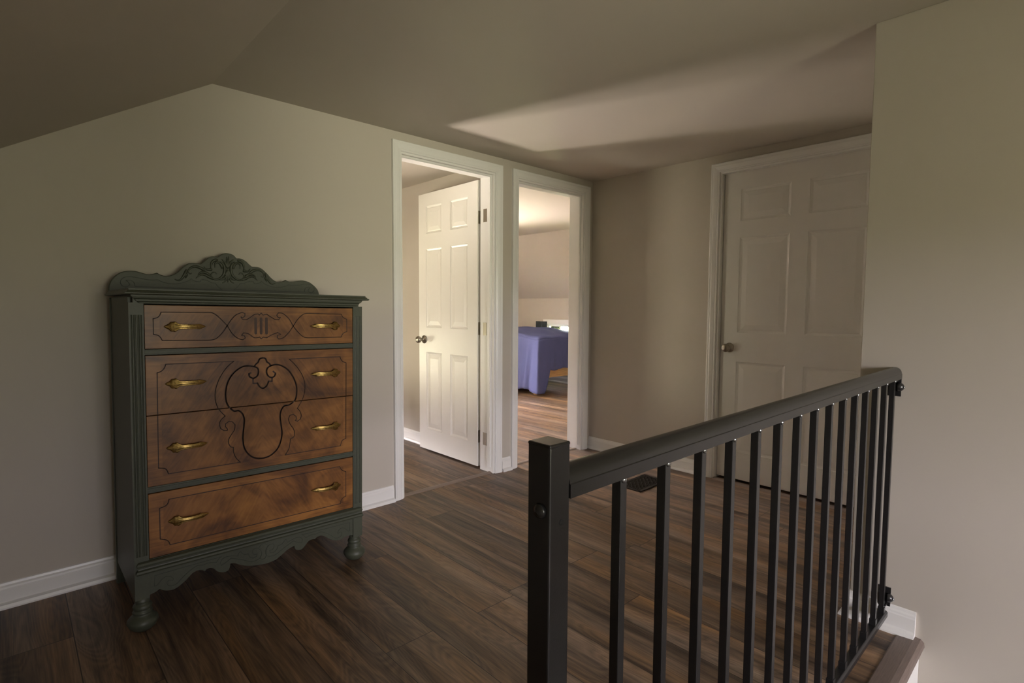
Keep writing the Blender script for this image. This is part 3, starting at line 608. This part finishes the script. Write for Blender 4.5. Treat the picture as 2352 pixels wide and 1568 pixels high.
# mouldings with mitred ends
def moulding(name, prof, u0, u1, miter=0):
    rings = [[(u0 + (miter * k if miter else 0) - (-y if not miter else 0) * .6, y, z) for (y, z, k) in prof], [(u1 - (miter * k if miter else 0) + (-y if not miter else 0) * .6, y, z) for (y, z, k) in prof]]
    return dpart(MB().loft(rings, smooth=False), name)
moulding('upper_moulding', [(.004, 1.147, 1), (-.004, 1.148, 1), (-.0045, 1.1515, .85), (-.0025, 1.1535, .8), (-.0075, 1.155, .7), (-.008, 1.161, .5), (-.0055, 1.163, .45), (-.011, 1.165, .35), (-.0125, 1.171, .1), (-.013, 1.177, 0), (.004, 1.177, 0)], .005, WD - .005, .026)
moulding('lower_moulding', [(.003, .205, 0), (-.008, .206, 0), (-.016, .209, 0), (-.019, .215, 0), (-.016, .221, 0), (-.008, .224, 0), (-.007, .227, 0), (-.010, .229, 0), (-.010, .232, 0), (-.013, .234, 0), (-.0145, .240, 0), (-.011, .246, 0), (-.004, .249, 0), (.003, .250, 0)], .014, WD - .014)
dpart(MB().box(.043, .811, .003, .40, .206, .2515), 'bottom_rail')
# cornice / top board
def slab_ring(ins, z, front=-.040):
    return [(-.014 + ins, front + ins, z), (WD + .014 - ins, front + ins, z), (WD + .014 - ins, DP + .004, z), (-.014 + ins, DP + .004, z)]
mb = MB().loft([slab_ring(.020, 1.1765), slab_ring(.003, 1.1775), slab_ring(0, 1.180), slab_ring(0, 1.183), slab_ring(.006, 1.186), slab_ring(.008, 1.1895), slab_ring(.012, 1.192), slab_ring(.012, 1.197)], smooth=False)
dpart(mb, 'top_board')
# crest board with carving
crest = smooth_path(DD['crest'], .006, 38); cxm = 0.4289
poly = [(p.x, p.y) for p in crest]
poly[0] = (poly[0][0], 1.196); poly[-1] = (poly[-1][0], 1.196)
mb = MB()
k = len(poly)
for (ya, yb, ins) in ((.437, .456, 0),):
    mb.prism(poly, 1, ya, yb)
cb_ = dpart(mb, 'crest', bevel=.003, angle=60)
gm = MB()
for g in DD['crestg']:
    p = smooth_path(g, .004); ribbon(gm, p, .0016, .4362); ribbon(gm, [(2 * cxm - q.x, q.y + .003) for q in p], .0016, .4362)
gm.build('carved_line', M['green_shade'], cb_)
cm = MB()
for g in DD['carv']:
    p = smooth_path(g, .003, 80); K = len(p)
    for mir in (0, 1):
        q = [((2 * cxm - a.x) if mir else a.x, .4365, a.y + (.002 if mir else 0)) for a in p]
        r = [.0016 + .0052 * (1 - (i / (K - 1)) ** 1.5) * min(1, .35 + i / (K - 1) * 4) for i in range(K)]
        cm.tube(q, r, 8, (1, 1.25, 1))
for (dx, dz_, r) in ((0, 0, .0045), (0, .028, .004)):
    rings = []
    cm.tube([(cxm - r, .4365, 1.308 + dz_), (cxm, .4345, 1.308 + dz_), (cxm + r, .4365, 1.308 + dz_)], [.001, r, .001], 10)
# shell at the foot of the carving
for a in range(-3, 4):
    t_ = a * .33
    cm.tube([(cxm, .4365, 1.308 - .006), (cxm + .010 * math.sin(t_), .433, 1.308 - .020), (cxm + .020 * math.sin(t_), .4365, 1.308 - .020 - .013 * math.cos(t_))], [.0015, .0034, .0020], 8)
cm.build('carving', M['green'], cb_)
# apron
ap = smooth_path(DD['apron'], .005, 45)
poly = [(.043, .2065)] + [(max(.043, min(.811, p.x)), p.y) for p in ap] + [(.811, .2065)]
ao = dpart(MB().prism(poly, 1, .004, .022), 'apron', bevel=.0012, angle=60)
gm = MB()
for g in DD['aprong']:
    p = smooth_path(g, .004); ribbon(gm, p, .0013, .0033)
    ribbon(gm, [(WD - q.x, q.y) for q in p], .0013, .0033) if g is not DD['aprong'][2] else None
gm.build('carved_line', M['green_shade'], ao)
# turned feet
fp = [(.0001, 0), (.024, 0), (.030, .004), (.041, .015), (.0475, .029), (.0465, .038), (.039, .047), (.030, .054), (.0265, .058), (.0265, .061), (.031, .065), (.0275, .070), (.024, .073), (.0275, .078), (.0295, .084), (.027, .091), (.022, .094), (.0205, .097), (.0225, .101), (.023, .106), (.0205, .110), (.0195, .116), (.0001, .116)]
for x, z0 in ((.024, 0), (WD - .026, .0095)):
    ft = MB().lathe([(r, h_ + z0) for r, h_ in fp], (x, .024, 0), 2, 48); dpart(ft, 'foot')
# drawers
def pull(x0, x1, z, parent):
    """cast pull: leaf end at x0, slim tapered point at x1, bowed out towards -y"""
    st = [(0, .0008, .001), (.04, .0045, .0035), (.09, .0072, .006), (.12, .0095, .008), (.14, .0140, .010), (.17, .0150, .011), (.195, .0135, .0125), (.225, .0162, .014), (.25, .0158, .015), (.29, .0115, .017), (.34, .0088, .019), (.40, .0080, .0205), (.50, .0078, .0215), (.60, .0078, .021), (.70, .0077, .019), (.76, .0078, .0165), (.80, .0092, .0145), (.83, .0088, .0125), (.87, .0072, .0105), (.92, .0052, .0075), (.96, .0030, .005), (1, .0006, .0012)]
    rings = []; L = x1 - x0
    for s, hw, o in st:
        ring = []
        for v in [-1, -.78, -.6, -.38, -.2, 0, .2, .38, .6, .78, 1]:
            rg = .0012 * (1 if abs(v) in (.78,) else 0) - .0012 * (1 if abs(v) == .6 else 0)
            dep = o + .0035 * (1 - v * v) + (rg if .2 < s < .85 else .0008 * math.cos(v * 14))
            ring.append((x0 + L * s + (.10 * L * .12 * (1 - abs(v)) if s < .3 else 0), -dep, z + v * hw * (1.15 if s < .33 else 1.05)))
        for v in (1, .5, 0, -.5, -1):
            th_ = .005 if .3 < s < .78 else 0
            back = max(0, o - .004) if .27 < s < .80 else 0
            ring.append((x0 + L * s, -back, z + v * hw * .9))
        rings.append(ring)
    return MB().loft(rings).build('handle', M['brass'], parent)
DW = [('d1', .9905, 1.1435, 1.0675), ('d2', .7590, .9685, .8660), ('d3', .5075, .7580, .6370), ('d4', .2535, .4835, .3720)]
YD = .0015
for i, (key, z0, z1, zh) in enumerate(DW):
    dw = MB().box(.0448, .8092, YD - (.0012 if key == 'd2' else 0), .022, z0 + .0006, z1 - .0016).box(.06, .79, .022, .40, z0 + .02, z1 - .02)
    o = dw.build('drawer', WOODS[i], dr, bevel=.0008)
    yy = YD - .0004 - (.0012 if key == 'd2' else 0)
    pull(.101, .232, zh, o); pull(.7525, .6195, zh - .001, o)
    gm = MB()
    if key in ('d1', 'd4'):
        for g in DD[key]: ribbon(gm, smooth_path(g, .004, 40), .0030, yy)
    else:
        for g in DD['d23']: ribbon(gm, smooth_path(g, .004, 40), .0030, yy, z0 + .001, z1 - .002)
        th = MB()
        for g in DD['thick']:
            ribbon(th, smooth_path(g, .004, 55), .0060, yy, z0 + .001, z1 - .002); ribbon(gm, [(p.x - .0014, p.y + .0012) for p in smooth_path(g, .004, 55)], .0026, yy - .0003, z0 + .001, z1 - .002)  # darker offset ribbon paints the shaded side of the channel
        th.build('carved_channel', M['thick'], o)
    gm.build('carved_line', M['line'], o)
    if key == 'd1':
        sm = MB()
        for g in DD['slots']:
            (xa, za), (xb, zb_) = g; xm = (xa + xb) / 2; r = .0050
            pts = [(xm + r * math.cos(a), max(za, zb_) + r * math.sin(a) - .003) for a in [pi * q / 8 for q in range(9)]] + [(xm + r * math.cos(a), min(za, zb_) + r * math.sin(a) + .003) for a in [pi + pi * q / 8 for q in range(9)]]
            sm.prism(pts, 1, yy, yy + .002)
        sm.build('fluted_slot', M['slot'], o)

# ================================================================ BEDROOM: bed, blanket, curtain
bd = thing('bed', 'pine bed frame half hidden under a blue blanket by the low window', 'bed', (5.5, 5.7, 0))
B = lambda x0, x1, y0, y1, z0, z1: MB().box(x0 - 5.5, x1 - 5.5, y0 - 5.7, y1 - 5.7, z0, z1)
B(5.02, 6.02, 4.85, 4.885, .215, .345).build('side_rail', M['pine'], bd, bevel=.003)
B(5.02, 5.055, 4.885, 6.55, .215, .345).build('side_rail', M['pine'], bd, bevel=.003)
for (x, y) in ((5.04, 4.90), (5.96, 4.90), (5.04, 6.5), (5.96, 6.5)):
    B(x - .03, x + .03, y - .03 + .02, y + .05, 0, .215).build('leg', M['pine'], bd, bevel=.003)
B(5.03, 6.01, 4.87, 6.54, .345, .70).build('mattress', M['mattress'], bd, bevel=.04, bseg=4)
# blanket: a top surface and a hanging skirt with folds
mb = MB()
x0, x1, y0, y1 = 4.985, 6.04, 4.835, 6.58
NU, NV = 60, 70
def topz(x, y):
    u = (x - x0) / (x1 - x0); v = (y - y0) / (y1 - y0)
    return .757 + .085 * (1 / (1 + math.exp(-(v - .26) * 14))) * (1 - .35 * u) + .02 * u + .006 * math.sin(9 * x + 5 * y) + .004 * math.sin(23 * x - 11 * y)
def rc(x, y):
    # soften edges near the hanging sides
    e = min(x - x0, y - y0); return -.035 * max(0, 1 - e / .06) ** 2
top = [[(x0 + (x1 - x0) * i / NU, y0 + (y1 - y0) * j / NV) for j in range(NV + 1)] for i in range(NU + 1)]
vs = [(x, y, topz(x, y) + rc(x, y)) for r in top for (x, y) in r]
mb.add(vs, [(i * (NV + 1) + j, (i + 1) * (NV + 1) + j, (i + 1) * (NV + 1) + j + 1, i * (NV + 1) + j + 1) for i in range(NU) for j in range(NV)], True)
# skirt path: along -X side from far to near, round the corner, along the -Y side
path = [((x0, y1 - (y1 - y0) * i / 110), (-1, 0)) for i in range(111)] + [((x0 + (x1 - x0) * i / 80, y0), (0, -1)) for i in range(81)]
# smooth normals at the corner
ND = 22; rings = []
for k_, ((x, y), nr) in enumerate(path):
    c = max(-1, min(1, (k_ - 110.5) / 9)); an = math.radians(180 + 45 + 45 * c)
    nx, ny = (math.cos(an), math.sin(an)); s = k_ * .017
    if k_ <= 110: zb = .055 + .02 * math.sin(k_ * .21); dist = (110 - k_) / 110 * (y1 - y0)
    else:
        dist = (k_ - 111) / 80 * (x1 - x0); zb = .035 if dist < .06 else .035 + min(1, (dist - .06) / .10) * .29 + .012 * math.sin(dist * 18)
    cor = math.exp(-(dist / .13) ** 2)
    ring = []
    for j in range(ND + 1):
        t_ = j / ND; z0_ = topz(x, y) + rc(x, y); z = z0_ + (zb - z0_) * t_ ** 1.0
        f = (.6 * math.sin(s * 21) + .45 * math.sin(s * 37 + 1.3 + t_ * 1.5) + .3 * math.sin(s * 63 + t_ * 3)) * .022 * t_ ** .8 * (1.15 if k_ <= 110 else .55)
        out_ = .018 * math.sin(min(1, t_ * 5) * pi / 2) + .03 * t_ + .065 * cor * t_ + f + .0035 * math.sin(s * 130 + t_ * 17) * t_
        ring.append((x + nx * out_, y + ny * out_, z))
    rings.append(ring)
mb.loft(rings, closed=False, caps=False)
o = mb.build('blanket', M['blanket'], fix=True)
md = o.modifiers.new('solid', 'SOLIDIFY'); md.thickness = .004; md.offset = -1
tag(o, 'rumpled blue blanket hanging almost to the floor over the bed corner', 'blanket')
# curtain beside the low window
mb = MB(); rings = []
for i in range(61):
    y = 5.715 + .235 * i / 60; f = .014 * math.sin(i * .62) + .006 * math.sin(i * 1.7)
    rings.append([(XK - .05 + f * (.35 + .65 * t_), y, .925 - .575 * t_) for t_ in [j / 10 for j in range(11)]])
mb.loft(rings, closed=False, caps=False)
ct = mb.build('curtain', M['curtain'])
md = ct.modifiers.new('solid', 'SOLIDIFY'); md.thickness = .003
tag(ct, 'short dark gathered curtain at the left of the low bedroom window', 'curtain')
